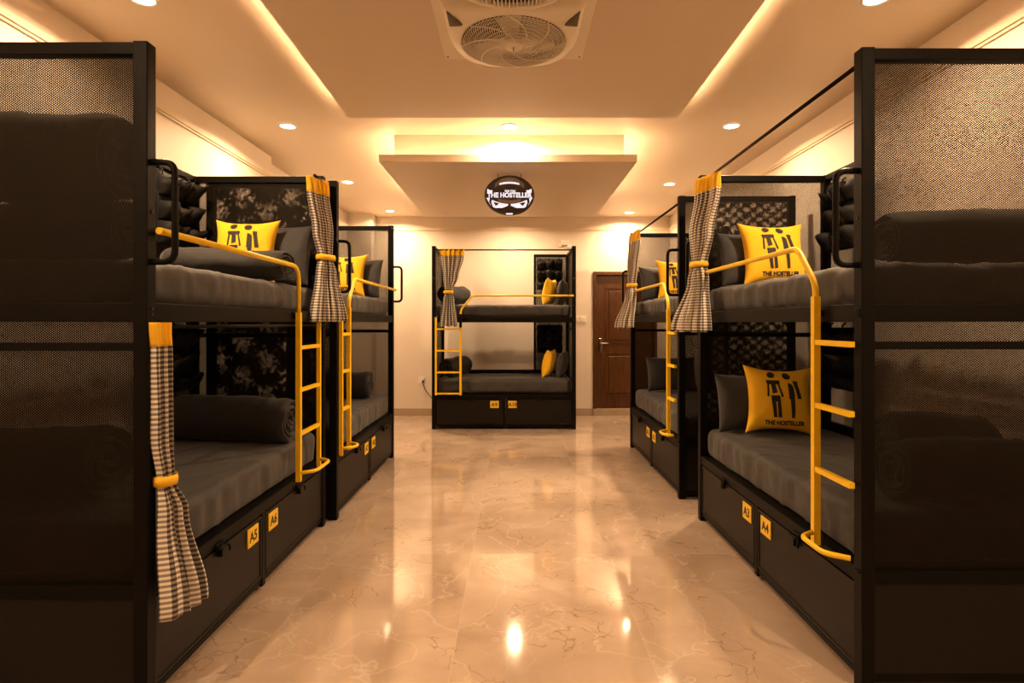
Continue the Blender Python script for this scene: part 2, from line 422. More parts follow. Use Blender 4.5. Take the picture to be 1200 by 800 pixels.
# ------------------------------------------------------------------ bunk beds
L_, W_, H_ = 1.84, .90, 2.34
def make_bed(label, origin, rz, mir=False, lad=(.056, .37), rungs=(1.28, 1.02, .755), hoop=True, rail='bent', rod=True, low_rod=False, plates=('A1', 'A2'), clamp=False, H=H_, rail_z=1.69, Lb=L_):
    t = empty('bunk_bed', origin, rz); tag(t, label, 'bunk bed', 'black steel bunk beds with yellow ladders')
    L, W = Lb, W_
    X = (lambda x: L-x) if mir else (lambda x: x)
    def B(name, d, m=M_BLACK, bev=.003, parent=t):
        return bx(name, (X(d[0]), X(d[1]), d[2], d[3], d[4], d[5]), m, parent, bev)
    def T(name, pts, r, m, corner=0, square=False, parent=t):
        return tb(name, [(X(p[0]), p[1], p[2]) for p in pts], r, m, parent, square, corner)
    p = .05
    for x0 in (0, L-p):
        for y0 in (0, W-p): B('post', (x0, x0+p, y0, y0+p, 0, H))
    for x0 in (0, L-p):
        B('top_rail', (x0+.005, x0+p-.005, p, W-p, H-.045, H-.002))
        B('side_rail', (x0+.006, x0+p-.006, p, W-p, 1.365, 1.43)); B('side_rail', (x0+.006, x0+p-.006, p, W-p, .395, .445))
        B('cross_bar', (x0+.010, x0+p-.012, p, W-p, 1.262, 1.292)); B('cross_bar', (x0+.010, x0+p-.010, p, W-p, .03, .065))
    B('bed_rail', (p, L-p, .004, .044, 1.365, 1.432)); B('bed_rail', (p, L-p, W-.044, W-.004, 1.365, 1.432))
    B('bed_rail', (p, L-p, .004, .044, .393, .447)); B('bed_rail', (p, L-p, W-.044, W-.004, .393, .447)); B('bed_rail', (p, L-p, W-.042, W-.006, .62, .69))
    B('bed_deck', (p, L-p, .045, W-.045, .415, .440), M_SHEET)
    for k in range(7):
        xx = p+.05+k*(L-2*p-.18)/6; B('support_slat', (xx, xx+.07, .045, W-.045, 1.405, 1.428))
    # mesh panels
    for x0 in (.022, L-.028): B('mesh_panel', (x0, x0+.0012, p+.001, W-p-.001, .065, H-.045), M_MESH, 0)
    hx = L-p-.46
    B('panel_frame', (hx, hx+.03, W-.043, W-.01, .69, H-.002)); B('top_rail', (hx+.03, L-p, W-p+.005, W-.005, H-.04, H-.002))
    B('mesh_panel', (hx+.03, L-p, W-.028, W-.0268, .69, H-.04), M_MESH, 0)
    for x0 in (.012, L-.016): B('side_sheet', (x0, x0+.004, p, W-p, .065, .395), M_SHEET, 0)
    # drawers
    B('divider_post', (L/2-.018, L/2+.018, .006, .045, .02, .393))
    bm = bmesh.new(); tube(bm, [(X(L/2), .06, 0), (X(L/2), .06, .03)], .022); obj('foot', bm, M_CORD, t)
    B('bottom_rail', (p, L-p, .012, .042, .035, .062))
    for i, (a, b) in enumerate(((p+.008, L/2-.024), (L/2+.024, L-p-.008))):
        bm = bmesh.new(); xa, xb = min(X(a), X(b)), max(X(a), X(b))
        box(bm, xa, xb, .010, .024, .070, .383, bev=.003)
        box(bm, xa+.01, xb-.01, .024, .75, .075, .085); box(bm, xa+.01, xa+.02, .024, .75, .085, .34); box(bm, xb-.02, xb-.01, .024, .75, .085, .34); box(bm, xa+.01, xb-.01, .74, .75, .085, .34)
        # pressed edge round the front
        for (u0, u1, v0, v1) in ((xa, xb, .070, .082), (xa, xb, .371, .383), (xa, xa+.012, .082, .371), (xb-.012, xb, .082, .371)): box(bm, u0, u1, .006, .011, v0, v1)
        d = obj('drawer', bm, M_SHEET, t)
        # plate
        cx = L/2+(-.12 if (i == 0) else .11); cx = X(cx); cz = .318
        bm = bmesh.new(); box(bm, cx-.055, cx+.055, .003, .0095, cz-.045, cz+.045, bev=.001)
        text_bm(bm, plates[i if not mir else 1-i], .066, Matrix.Translation((cx, .0024, cz-.002)) @ Matrix.Rotation(PI/2, 4, 'X'), 1, .0005, bold=.0014)
        obj('number_plate', bm, [M_YPLATE, M_PRINT], d, recalc=False)
        lx = X((a+b)/2); bm = bmesh.new()
        box(bm, lx-.03, lx+.03, -.004, .006, .385, .412, bev=.002); tube(bm, [(lx-.035, -.012, .392), (lx+.035, -.012, .392)], .006); box(bm, lx-.008, lx+.008, -.016, .008, .352, .395, bev=.002)
        tube(bm, rounded([(lx+.035, -.012, .392), (lx+.05, -.02, .385), (lx+.05, -.02, .36)], .01), .005)
        obj('latch', bm, M_BLACK, d)
    # ladder
    x0, x1 = lad; y = -.022; top = rungs[0]+.15; bot = .44
    if rail == 'bent':
        T('guard_rail', [(x1, y, 1.40), (x1, y, 1.52), (x1+.15, y, rail_z), (L-.03, y, rail_z)], .0125, M_YEL, .045)
        s1 = T('ladder_stringer', [(x1, y, bot), (x1, y, 1.30 if clamp else 1.47)], .0135, M_YEL, square=True)
        if clamp: T('clamp_sleeve', [(x1, y, 1.30), (x1, y, 1.47)], .016, M_BLACK, square=True)
        if not mir: T('ladder_stringer', [(x0, y, bot), (x0, y, top)], .0115, M_YEL, square=True)
        ax, bxx = x0, x1
    else:
        T('guard_rail', [(.03, y, rail_z), (x0, y, rail_z), (x0, y, 1.40)], .0125, M_YEL, .09)
        T('ladder_stringer', [(x0, y, bot), (x0, y, 1.42)], .0135, M_YEL, square=True)
        T('ladder_stringer', [(x1, y, bot), (x1, y, 1.38)], .0115, M_YEL, square=True)
        ax, bxx = x0, x1
    for k, rzv in enumerate(rungs): T('rung', [(ax+.011, y, rzv), (bxx-.011, y, rzv)], .0105, M_YEL, square=True)
    if hoop:
        T('step_hoop', [(ax, y-.012, .49), (ax+.05, y-.085, .49), (bxx-.05, y-.085, .49), (bxx, y-.012, .49)], .0105, M_YEL, .035)
    else:
        T('rung', [(ax+.011, y, .46), (bxx-.011, y, .46)], .0105, M_YEL, square=True)
    # brackets holding the ladder to the rails
    for xx in (x0, x1):
        B('ladder_bracket', (xx-.012, xx+.012, -.012, .006, 1.385, 1.415), M_BLACK, .002)
        B('ladder_bracket', (xx-.012, xx+.012, -.012, .008, .44, .446), M_BLACK, 0)
    # grab handles on the front posts
    for xx in (.025, L-.025):
        T('grab_handle', [(xx, .002, 1.575), (xx, -.082, 1.575), (xx, -.082, 1.925), (xx, .002, 1.925)], .0115, M_BLACK, .05)
    if rod: T('curtain_rod', [(p-.01, .012, H-.05), (L-p+.01, .012, H-.05)], .009, M_BLACK)
    else: T('curtain_rod', [(1.66, .012, H-.03), (L-p+.01, .012, H-.03)], .009, M_BLACK)
    if low_rod: T('curtain_rod', [(p-.01, .012, 1.345), (L-p+.01, .012, 1.345)], .008, M_BLACK)
    # bolt heads on the posts
    for x0b in (.025, L-.025):
        for zb in (1.39, 1.41, 1.75):
            bm = bmesh.new(); tube(bm, [(X(x0b), -.004, zb), (X(x0b), .002, zb)], .006, 6); obj('bolt', bm, M_CORD, t)
    return t
BEDS = {
 'L1': ((-1.275, 1.945, 0), PI/2, False), 'L2': ((-1.225, 3.86, 0), PI/2, False),
 'R1': ((1.276, 2.06+L_, 0), -PI/2, True), 'R2': ((1.268, 4.32+L_, 0), -PI/2, True), 'BK': ((-1.056, 7.15, 0), 0, False)}
# for the right-hand beds local x runs from the far end to the near one; mir puts the ladder near and the pillows far
make_bed('nearest bunk bed on the left with number plates A5 and A6', *BEDS['L1'][:2], lad=(1.31, 1.645), rungs=(1.215, .968, .712), rail='round', rod=False, low_rod=True, plates=('A5', 'A6'), rail_z=1.685)
make_bed('second bunk bed on the left with a narrow ladder at its near end', *BEDS['L2'][:2], lad=(.03, .21), plates=('A7', 'A8'), rod=False)
make_bed('nearest bunk bed on the right with number plates A3 and A4', *BEDS['R1'][:2], mir=True, lad=(.012, .275), plates=('A3', 'A4'), H=2.375)
make_bed('second bunk bed on the right, between the nearest right bunk and the wooden door', *BEDS['R2'][:2], mir=True, lad=(.012, .22), plates=('A1', 'A2'))
make_bed('bunk bed facing the camera against the back wall', *BEDS['BK'][:2], plates=('A9', 'A10'), hoop=False, clamp=True, rungs=(1.28, 1.005, .73), rail_z=1.705)

def to_world(bed, x, y, z=0):
    (ox, oy, oz), rz, mir = BEDS[bed]
    if mir: x = L_-x
    c, s = math.cos(rz), math.sin(rz)
    return (ox+x*c-y*s, oy+x*s+y*c, z)

# ------------------------------------------------------------------ mattresses
def mattress_mesh(h, seed):
    off = Vector((seed*7.3, seed*3.1, 0))
    def disp(p, n):
        d = 0
        side = 1-abs(n.z)
        if side > .3:
            q = Vector((p.x*9, p.y*9, p.z*2.2))+off
            rg = 1-abs(noise.noise(Vector((p.x*7+p.z*1.5, p.y*7, p.z*1.2))+off*1.7))*4.5
            d += .012*noise.noise(q)*side+.008*noise.noise(q*2.3)*side+.012*max(0, rg)*side*max(0, .3+1.6*noise.noise(Vector((p.x*2.2, p.y*2.2, 5))+off))
            d -= .004*max(0, 1-abs(noise.noise(Vector((p.x*6+p.z*5, p.y*6, p.z*6))+off))*9)*side
        else:
            q = Vector((p.x*2.4, p.y*3.0, 0))+off
            d += .006*noise.noise(q)
            r = abs(noise.noise(Vector((p.x*1.8+p.y*1.2, p.y*2.6-p.x*.8, 3))+off)); d -= .006*max(0, 1-r*14); r = abs(noise.noise(Vector((p.x*3.1-p.y*2.2, p.y*4.0+p.x, 9))+off)); d += .006*max(0, 1-r*9)
        return d
    bm = rbox_bm(1.725, .825, h, min(.045, h*.3), .022, disp)
    me_o = obj('mattress', bm, M_SHEETFAB, None, smooth=True)
    return me_o
def place_mattress(bed, z, h, label, seed):
    o = mattress_mesh(h, seed); o.location = to_world(bed, L_/2, .455, z); o.rotation_euler = (0, 0, BEDS[bed][1])
    tag(o, label, 'mattress', 'mattresses under dark grey sheets')
i = 0
for b, nm in (('L1', 'the nearest left bunk'), ('L2', 'the second left bunk'), ('R1', 'the nearest right bunk'), ('R2', 'the second right bunk'), ('BK', 'the bunk at the back wall')):
    place_mattress(b, 1.4335, .157, 'dark grey sheeted mattress on the upper level of '+nm, i); i += 1
    place_mattress(b, .448, .192, 'dark grey sheeted mattress on the lower level of '+nm, i); i += 1

# ------------------------------------------------------------------ pillows
def pillow_pt(u, v, w, h, t, side, pin=.10):
    """u, v in -1..1; side -1 front, +1 back; corners pulled out to points"""
    pu = 1-pin*(1-v*v)*.0; fx = 1-pin*(1-abs(v)**2.2)*abs(u)**3; fz = 1-pin*(1-abs(u)**2.2)*abs(v)**3
    e = max(0, (1-u*u))*max(0, (1-v*v))
    return Vector((u*fx*w/2, side*t/2*(e**.42), v*fz*h/2))
def pillow_mesh(w, h, t, m, seed, pin=.10):
    bm = bmesh.new(); n = 26; grids = []
    for side in (-1, 1):
        g = [[None]*(n+1) for _ in range(n+1)]
        for i in range(n+1):
            for j in range(n+1):
                u = math.sin((i/n*2-1)*PI/2); v = math.sin((j/n*2-1)*PI/2)
                p = pillow_pt(u, v, w, h, t, side, pin)
                e = (1-u*u)*(1-v*v)
                q = Vector((u*2.3+seed, v*2.3, side*3+seed))
                r = math.hypot(u, v)
                ang = math.atan2(v, u)
                p.y += side*min(1, e*3)*(.007*noise.noise(q)+.005*noise.noise(Vector((ang*5, r*1.5, seed)))*min(1, r*1.3)*(1 if r > .35 else 0))
                g[i][j] = bm.verts.new(p)
        for i in range(n):
            for j in range(n): bm.faces.new((g[i][j], g[i+1][j], g[i+1][j+1], g[i][j+1]))
    bmesh.ops.remove_doubles(bm, verts=bm.verts, dist=1e-5)
    return obj('pillow', bm, m, None, smooth=True)
def figure_bm():
    """two walking figures and a line of lettering, in a -1..1 square"""
    bm = bmesh.new()
    def poly(pts): 
        vs = [bm.verts.new((x, y, 0)) for x, y in pts]; bm.faces.new(vs)
    def head(cx, cy, rx, ry, rot=0):
        poly([(cx+rx*math.cos(a)*math.cos(rot)-ry*math.sin(a)*math.sin(rot), cy+rx*math.cos(a)*math.sin(rot)+ry*math.sin(a)*math.cos(rot)) for a in [2*PI*k/14 for k in range(14)]])
    # left figure
    head(-.22, .62, .095, .082, .1)
    poly([(-.36, .45), (-.34, .48), (-.04, .48), (-.02, .44), (-.04, .37), (-.33, .37)])
    poly([(-.33, .37), (-.285, .37), (-.30, .05), (-.345, .05)]); poly([(-.08, .37), (-.04, .37), (.05, .06), (0, .04)])
    poly([(-.24, .37), (-.13, .37), (-.10, .16), (-.22, .12)])
    poly([(-.26, .08), (-.04, .08), (-.03, -.08), (-.25, -.08)])
    poly([(-.25, -.08), (-.15, -.08), (-.12, -.48), (-.20, -.48)]); poly([(-.11, -.08), (-.03, -.08), (0, -.48), (-.09, -.48)])
    # right figure
    head(.16, .60, .105, .09, -.3)
    poly([(.17, .42), (.25, .40), (.30, .34), (.33, .10), (.33, 0), (.19, 0), (.18, .2)])
    poly([(.30, .48), (.41, .48), (.43, .44), (.42, .36), (.33, .34)]); poly([(.33, .36), (.43, .36), (.50, .02), (.40, .01)])
    poly([(.22, 0), (.33, 0), (.33, -.48), (.245, -.48)])
    bmesh.ops.triangulate(bm, faces=bm.faces)
    bmesh.ops.subdivide_edges(bm, edges=[e for e in bm.edges if e.calc_length() > .12], cuts=2, use_grid_fill=True)
    text_bm(bm, 'THE HOSTELLER', .15, Matrix.Translation((.08, -.62, 0)), 0, 0, bold=.007, width=.98)
    return bm
FIG = None
def make_pillow(label, loc, rz, tilt, kind, w=.42, h=.42, t=.15, group=None, roll=0, seed=1, prt=True):
    o = pillow_mesh(w, h, t, M_YFAB if kind == 'yellow' else M_PILFAB, seed, .17 if kind == 'yellow' else .07)
    o.rotation_mode = 'XYZ'
    R = Matrix.Rotation(rz, 4, 'Z') @ Matrix.Rotation(-tilt, 4, 'X') @ Matrix.Rotation(roll, 4, 'Y')
    zlow = min((R @ v.co).z for v in o.data.vertices)
    o.matrix_world = Matrix.Translation((loc[0], loc[1], loc[2]-zlow)) @ R
    tag(o, label, 'pillow', group or ('yellow printed cushions' if kind == 'yellow' else 'dark grey pillows'))
    if kind == 'yellow' and prt:
        bm = figure_bm()
        from mathutils.bvhtree import BVHTree
        tree = BVHTree.FromPolygons([v.co for v in o.data.vertices], [tuple(p.vertices) for p in o.data.polygons])
        for v in bm.verts:
            x, z = (v.co.x-.04)*w/2*1.14, v.co.y*h/2*1.10
            hit = tree.ray_cast(Vector((x, -1, z)), Vector((0, 1, 0)))
            v.co = Vector((x, (hit[0].y if hit[0] else -t/2)-.0022, z))
        f = obj('printed_figures', bm, M_PRINT, o); f['label'] = 'black print of two walking figures above lettering'
    return o
MU, ML = 1.598, .643
make_pillow('yellow cushion with two black figures, behind the roll on the nearest left upper bunk', (-1.675, 3.49, MU), .05, .22, 'yellow', w=.40, h=.42, seed=2)
make_pillow('dark grey pillow behind the yellow cushion on the nearest left upper bunk', (-1.52, 3.63, MU), -.10, .2, 'dark', w=.42, h=.40, seed=4)
make_pillow('yellow cushion on the upper level of the second left bunk', (-1.60, 5.27, MU), .0, .22, 'yellow', w=.42, h=.42, seed=5)
make_pillow('dark grey pillow beside the yellow cushion on the second left upper bunk', (-1.52, 5.44, MU), -.25, .2, 'dark', w=.50, h=.38, seed=6)
make_pillow('yellow cushion with two black figures on the nearest right upper bunk', (1.64, 3.56, MU-.01), .04, .22, 'yellow', w=.42, h=.42, seed=7)
make_pillow('dark grey pillow left of the yellow cushion on the nearest right upper bunk', (1.60, 3.71, MU), .15, .2, 'dark', w=.52, h=.36, seed=8)
make_pillow('yellow cushion with two black figures on the nearest right lower bunk', (1.695, 3.60, ML), -.04, .22, 'yellow', w=.44, h=.44, seed=9, roll=.04)
make_pillow('dark grey pillow left of the yellow cushion on the nearest right lower bunk', (1.60, 3.745, ML), .1, .18, 'dark', w=.52, h=.38, seed=10)
make_pillow('yellow cushion on the upper level of the second right bunk beside the black handle', (1.66, 5.74, MU), .0, .22, 'yellow', w=.42, h=.42, seed=11)
make_pillow('dark grey pillow left of the yellow cushion on the second right upper bunk', (1.58, 5.93, MU), .2, .2, 'dark', w=.54, h=.36, seed=12)
make_pillow('dark grey pillow alone on the lower level of the second right bunk', (1.66, 5.93, ML), .1, .2, 'dark', w=.54, h=.36, seed=13)
make_pillow('yellow cushion standing on edge on the upper level of the back wall bunk', (.465, 7.50, MU), -PI/2-.35, .2, 'yellow', w=.36, h=.36, seed=14)
make_pillow('dark grey pillow behind the yellow cushion on the back wall upper bunk', (.635, 7.52, MU), -PI/2-.2, .2, 'dark', w=.46, h=.33, seed=15)
make_pillow('yellow cushion standing on edge on the lower level of the back wall bunk', (.46, 7.50, ML), -PI/2-.35, .2, 'yellow', w=.36, h=.37, seed=16)
make_pillow('dark grey pillow behind the yellow cushion on the back wall lower bunk', (.64, 7.50, ML), -PI/2-.2, .2, 'dark', w=.46, h=.34, seed=17)

# ------------------------------------------------------------------ rolled quilts
def roll_quilt(label, cen, length, R, rz, squash=1.0, turns=3.2, seed=0, flip=1, taper=0.0, group='rolled dark quilts'):
    """a quilt rolled up: spiral sheet seen at both ends, axis along local x, resting on z = cen.z"""
    bm = bmesh.new(); nt = int(turns*26); th = R/(turns+.35)
    def rad(a): return th*.45+th*a/(2*PI)
    ns = max(14, int(length/.035)); rings = []
    for i in range(ns+1):
        s = i/ns; x = -length/2+length*s
        edge = min(s, 1-s)*length; k = min(1, edge/.035); k = math.sqrt(max(0, 1-(1-k)**2))
        ring_o, ring_i = [], []
        sway = .010*math.sin(3.1*s+seed)
        for j in range(nt+1):
            a = 2*PI*turns*j/nt; rm = rad(a); q = Vector((x*5+seed*3, math.cos(a)*1.4, math.sin(a)*1.4+a*.2))
            nzv = .010*noise.noise(q)+.006*noise.noise(q*2.6)
            if j > nt-26: nzv += .006*noise.noise(Vector((x*22, a*1.1, seed)))
            wob = 1+taper*(s-.5)
            xo = x+.018*noise.noise(Vector((a*.9, seed, s*2)))*(1-k) 
            for lst, sg in ((ring_o, 1), (ring_i, -1)):
                r = (rm+sg*th*.42*(.30+.70*k))*wob+nzv*(j/nt)
                lst.append(bm.verts.new((xo-.012*(1-j/nt)*(1 if s > .5 else -1)*(1-k), r*math.cos((a-2*PI*turns-1.9)*flip), sway+r*math.sin((a-2*PI*turns-1.9)*flip)*1.0*squash)))
        rings.append((ring_o, ring_i))
    for (ao, ai), (bo, bi) in zip(rings, rings[1:]):
        for j in range(nt):
            bm.faces.new((ao[j], ao[j+1], bo[j+1], bo[j])); bm.faces.new((ai[j], bi[j], bi[j+1], ai[j+1]))
        bm.faces.new((ao[0], bo[0], bi[0], ai[0])); bm.faces.new((ao[-1], ai[-1], bi[-1], bo[-1]))
    for (o_, i_) in (rings[0], rings[-1]):
        for j in range(nt): bm.faces.new((o_[j], i_[j], i_[j+1], o_[j+1]))
    o = obj('rolled_quilt', bm, M_QUILT, None, smooth=True)
    zlow = min(v.co.z for v in o.data.vertices)
    o.rotation_euler = (0, 0, rz); o.location = (cen[0], cen[1], cen[2]-zlow-.004)
    tag(o, label, 'rolled quilt', group)
    return o
roll_quilt('rolled dark quilt with spiral end on the nearest left lower bunk, beside the ladder', (-1.70, 3.42, ML), .72, .135, -.06, .93, seed=1)
roll_quilt('low rolled dark quilt lying before the yellow cushion on the nearest left upper bunk', (-1.62, 3.20, MU), .66, .115, .0, .72, seed=2)
roll_quilt('rolled quilt seen through the nearest left mesh panel, upper of the two stacked on top', (-1.865, 2.30, MU+.235), .55, .195, .04, .9, seed=3)
roll_quilt('rolled quilt seen through the nearest left mesh panel, lower of the two stacked on top', (-1.855, 2.32, MU), .58, .150, .0, .80, seed=4)
roll_quilt('rolled dark quilt at the near end of the nearest left lower bunk, behind mesh', (-1.87, 2.26, ML), .53, .145, -.05, .95, seed=5)
roll_quilt('rolled dark quilt at the near end of the nearest right upper bunk, behind mesh', (1.84, 2.36, MU), .60, .125, .0, .88, seed=6, taper=.12)
roll_quilt('rolled quilt with spiral end near the mesh of the nearest right lower bunk', (1.83, 2.30, ML), .62, .125, .05, .95, seed=7, flip=-1)
roll_quilt('rolled dark quilt lying just behind another on the nearest right lower bunk', (1.93, 2.62, ML), .44, .150, -.05, .95, seed=8, flip=-1)
roll_quilt('rolled dark quilt with spiral end on the second left lower bunk', (-1.62, 5.36, ML), .50, .125, .0, .95, seed=9)
roll_quilt('rolled dark quilt at the left end of the back wall upper bunk, behind the curtain', (-.82, 7.56, MU), .46, .125, PI/2-.5, .95, seed=10)
roll_quilt('rolled dark quilt at the left end of the back wall lower bunk, behind the ladder', (-.80, 7.56, ML), .46, .125, PI/2-.5, .95, seed=11)

# ------------------------------------------------------------------ hanging organisers
def organizer(bed, ztop, hh, label, seed):
    t = empty('hanging_organizer', to_world(bed, L_-.285, W_-.048, ztop), BEDS[bed][1]); tag(t, label, 'hanging organizer', 'black pocket organizers hung in the bunks')
    rnd = random.Random(seed); w = .36
    bm = bmesh.new(); g = []
    nx, nz_ = 12, 16
    for sgn in (0, 1):
        gg = []
        for i in range(nx+1):
            gg.append([bm.verts.new((-w/2+w*i/nx, -.006-(.0 if sgn else .008)-.008*noise.noise(Vector((i*.5, j*.4, seed))), -hh*j/nz_)) for j in range(nz_+1)])
        for i in range(nx):
            for j in range(nz_): bm.faces.new((gg[i][j], gg[i+1][j], gg[i+1][j+1], gg[i][j+1]))
        g.append(gg)
    for i in range(nx):
        for j in (0, nz_): bm.faces.new((g[0][i][j], g[0][i+1][j], g[1][i+1][j], g[1][i][j]))
    for j in range(nz_):
        for i in (0, nx): bm.faces.new((g[0][i][j], g[0][i][j+1], g[1][i][j+1], g[1][i][j]))
    obj('backing', bm, M_ORG, t, smooth=True)
    rows, cols = 3, 3; ph = hh/rows
    for r in range(rows):
        for c in range(cols):
            bm = bmesh.new(); pw = w/cols; x0 = -w/2+c*pw; z1 = -r*ph-.045; z0 = z1-ph+.05
            bul = .035+.055*rnd.random(); z1 -= .035*rnd.random(); sk = rnd.uniform(-.6, .6); n = 8; lay = []
            for k in range(6):
                v = k/5; zz = z0+(z1-z0)*v; row = []
                for i_ in range(n+1):
                    u = i_/n*2-1
                    d = bul*(.45+.75*v)*(1-abs(u)**2.5)**.5+.010*noise.noise(Vector((u*3, v*3, seed+r*3+c)))
                    pk = max(0, 1-abs(u-sk)*1.6)*max(0, v-.4)*1.6
                    row.append(bm.verts.new((x0+pw/2+u*pw/2*(1+.14*v), -.014-max(d, 0)-.035*pk, zz+(.030*abs(u)**1.5 if v > .9 else 0)+.018*pk+(.012*rnd.random() if v > .95 else 0))))
                lay.append(row)
            for a, b in zip(lay, lay[1:]):
                for i_ in range(n): bm.faces.new((a[i_], a[i_+1], b[i_+1], b[i_]))
            # bottom of the pocket, closed to the backing
            bb = [bm.verts.new((v_.co.x, -.012, z0-.004)) for v_ in lay[0]]
            for i_ in range(n): bm.faces.new((bb[i_], bb[i_+1], lay[0][i_+1], lay[0][i_]))
            po = obj('pocket', bm, M_ORGC if (r == 1 and c == 1) else M_ORG, t, smooth=True)
            md = po.modifiers.new('thick', 'SOLIDIFY'); md.thickness = .003
    for k in range(3):
        xx = -w/2+.04+k*(w-.08)/2; bm = bmesh.new(); tube(bm, rounded([(xx, -.012, -.02), (xx, -.014, .015), (xx, .006, .03)], .01), .006, 6); obj('strap', bm, M_ORG, t)
for bed, nm in (('L1', 'nearest left bunk'), ('R1', 'nearest right bunk'), ('BK', 'back wall bunk')):
    organizer(bed, 2.27, .44, 'black pocket organizer hanging at the pillow end, upper level of the '+nm, len(nm))
    organizer(bed, 1.33, .40, 'black pocket organizer hanging at the pillow end, lower level of the '+nm, len(nm)+4)

# ------------------------------------------------------------------ curtains
def lerp_rows(rows, z):
    for a, b in zip(rows, rows[1:]):
        if a[0] >= z >= b[0]:
            t = (a[0]-z)/(a[0]-b[0]); t = t*t*(3-2*t)
            return [a[i]*(1-t)+b[i]*t for i in range(1, 5)]
    return rows[-1][1:]
def curtain(label, base, along, out, rows, header, tie_z, width=.46, folds=5, seed=0, fringe=False):
    """rows: (z, centre along, centre out, half width, fold depth); world z, distances from base"""
    A, O = Vector(along), Vector(out); zt, zb = rows[0][0], rows[-1][0]
    org = Vector((base[0], base[1], zt))
    def pt(t, z, grow=0):
        sc, oc, hw, am = lerp_rows(rows, z)
        drop = (zt-z)/(zt-zb)
        ph = seed+.5*math.sin(drop*3+seed)
        fold = math.cos(folds*PI*t+ph)+.35*math.cos(folds*2.3*PI*t+seed*2)
        s = sc+hw*(t+.10*math.sin(folds*PI*t+ph+1.3))
        o = oc+am*fold*.75+.003*noise.noise(Vector((t*6, z*9, seed)))
        return A*s+O*o+Vector((0, 0, z-zt))
    def sheet(z1, z0, nz, m, name, parent=None, wav=0):
        bm = bmesh.new(); uvl = bm.loops.layers.uv.new('UVMap'); n = 110; g = []
        for i in range(n+1):
            t = i/n*2-1; col = []
            for j in range(nz+1):
                z = z1+(z0-z1)*j/nz
                if j == nz and wav: z += wav*math.sin(t*9+seed)
                z = max(z, zb) if not wav else z
                col.append((bm.verts.new(pt(t, max(z, zb))), t*width/2+.5, z))
                if wav and j == nz: col[-1][0].co.z += (z-max(z, zb))
            g.append(col)
        for i in range(n):
            for j in range(nz):
                q = (g[i][j], g[i+1][j], g[i+1][j+1], g[i][j+1]); f = bm.faces.new([k[0] for k in q])
                for lp, k in zip(f.loops, q): lp[uvl].uv = (k[1], k[2])
        o = obj(name, bm, m, parent, smooth=True, recalc=False)
        md = o.modifiers.new('thick', 'SOLIDIFY'); md.thickness = .0022; md.offset = 0
        return o
    body = sheet(zt-header, zb, 60, M_GING, 'curtain', wav=.006); body.location = org
    tag(body, label, 'curtain', 'gingham curtains with yellow tops and ties')
    h = sheet(zt, zt-header, 8, M_YFAB, 'yellow_header', body); h['label'] = 'yellow gathered top band'
    sc, oc, hw, am = lerp_rows(rows, tie_z)
    bm = bmesh.new(); n = 30; rr = []
    for k in range(n):
        a = 2*PI*k/n; p = A*(sc+(hw*1.15+.008)*math.cos(a))+O*(oc+(am*1.2+.012)*math.sin(a))
        rr.append([bm.verts.new(p*f_+Vector((0, 0, tie_z-zt+dz))+(A*sc+O*oc)*(1-f_)) for f_, dz in ((1, .018), (1.06, .0), (1, -.018), (.93, -.016), (.93, .016))])
    for k in range(n):
        a, b = rr[k], rr[(k+1) % n]
        for j in range(5): bm.faces.new((a[j], b[j], b[(j+1) % 5], a[(j+1) % 5]))
    tb_ = obj('tie_band', bm, M_YFAB, body, smooth=True); tb_['label'] = 'yellow tie band'
# rows: z, along, out, half width, depth
curtain('gingham curtain hanging on the near post of the nearest left bunk, lower level', (-1.263, 2.01), (0, 1, 0), (1, 0, 0),
        [(1.362, 0, .0, .055, .012), (1.26, .0, .0, .045, .018), (.95, .0, .0, .045, .022), (.80, .0, .012, .03, .02), (.68, .02, .03, .06, .03), (.335, .03, .075, .10, .045)], .085, .80, width=.21, folds=3, seed=.4)
curtain('gingham curtain tied back at the far post of the nearest left upper bunk', (-1.285, 3.66), (.40, .917, 0), (.917, -.40, 0),
        [(2.30, 0, .0, .10, .015), (2.22, -.0, .005, .10, .022), (1.95, .02, .03, .09, .028), (1.785, .03, .04, .055, .03), (1.70, .03, .05, .08, .03), (1.37, .0, .10, .14, .045)], .10, 1.785, width=.62, folds=5, seed=1.2)
curtain('gingham curtain tied back at the far post of the nearest right upper bunk', (1.262, 3.66), (-.28, .96, 0), (-.96, -.28, 0),
        [(2.322, 0, .0, .13, .015), (2.22, .0, .0, .13, .022), (1.95, .05, .02, .12, .028), (1.745, .07, .02, .055, .032), (1.65, .06, .035, .09, .035), (1.305, .05, .10, .20, .05)], .10, 1.745, width=.38, folds=5, seed=2.1)
curtain('gingham curtain tied back at the far post of the second right upper bunk', (1.255, 5.85), (0, 1, 0), (-1, 0, 0),
        [(2.305, 0, .0, .20, .015), (2.20, .0, .005, .19, .024), (1.95, .02, .02, .14, .03), (1.75, .0, .03, .06, .034), (1.65, -.02, .05, .11, .04), (1.31, -.02, .12, .24, .06)], .10, 1.75, width=.56, folds=5, seed=3.3)
curtain('gingham curtain tied at mid height at the left of the back wall upper bunk', (-.81, 7.162), (1, 0, 0), (0, -1, 0),
        [(2.305, 0, .0, .155, .012), (2.2, .0, .005, .15, .018), (1.95, -.01, .02, .10, .025), (1.75, -.03, .04, .045, .03), (1.65, -.03, .045, .07, .03), (1.315, -.03, .06, .11, .035)], .09, 1.75, width=.46, folds=5, seed=4.1)

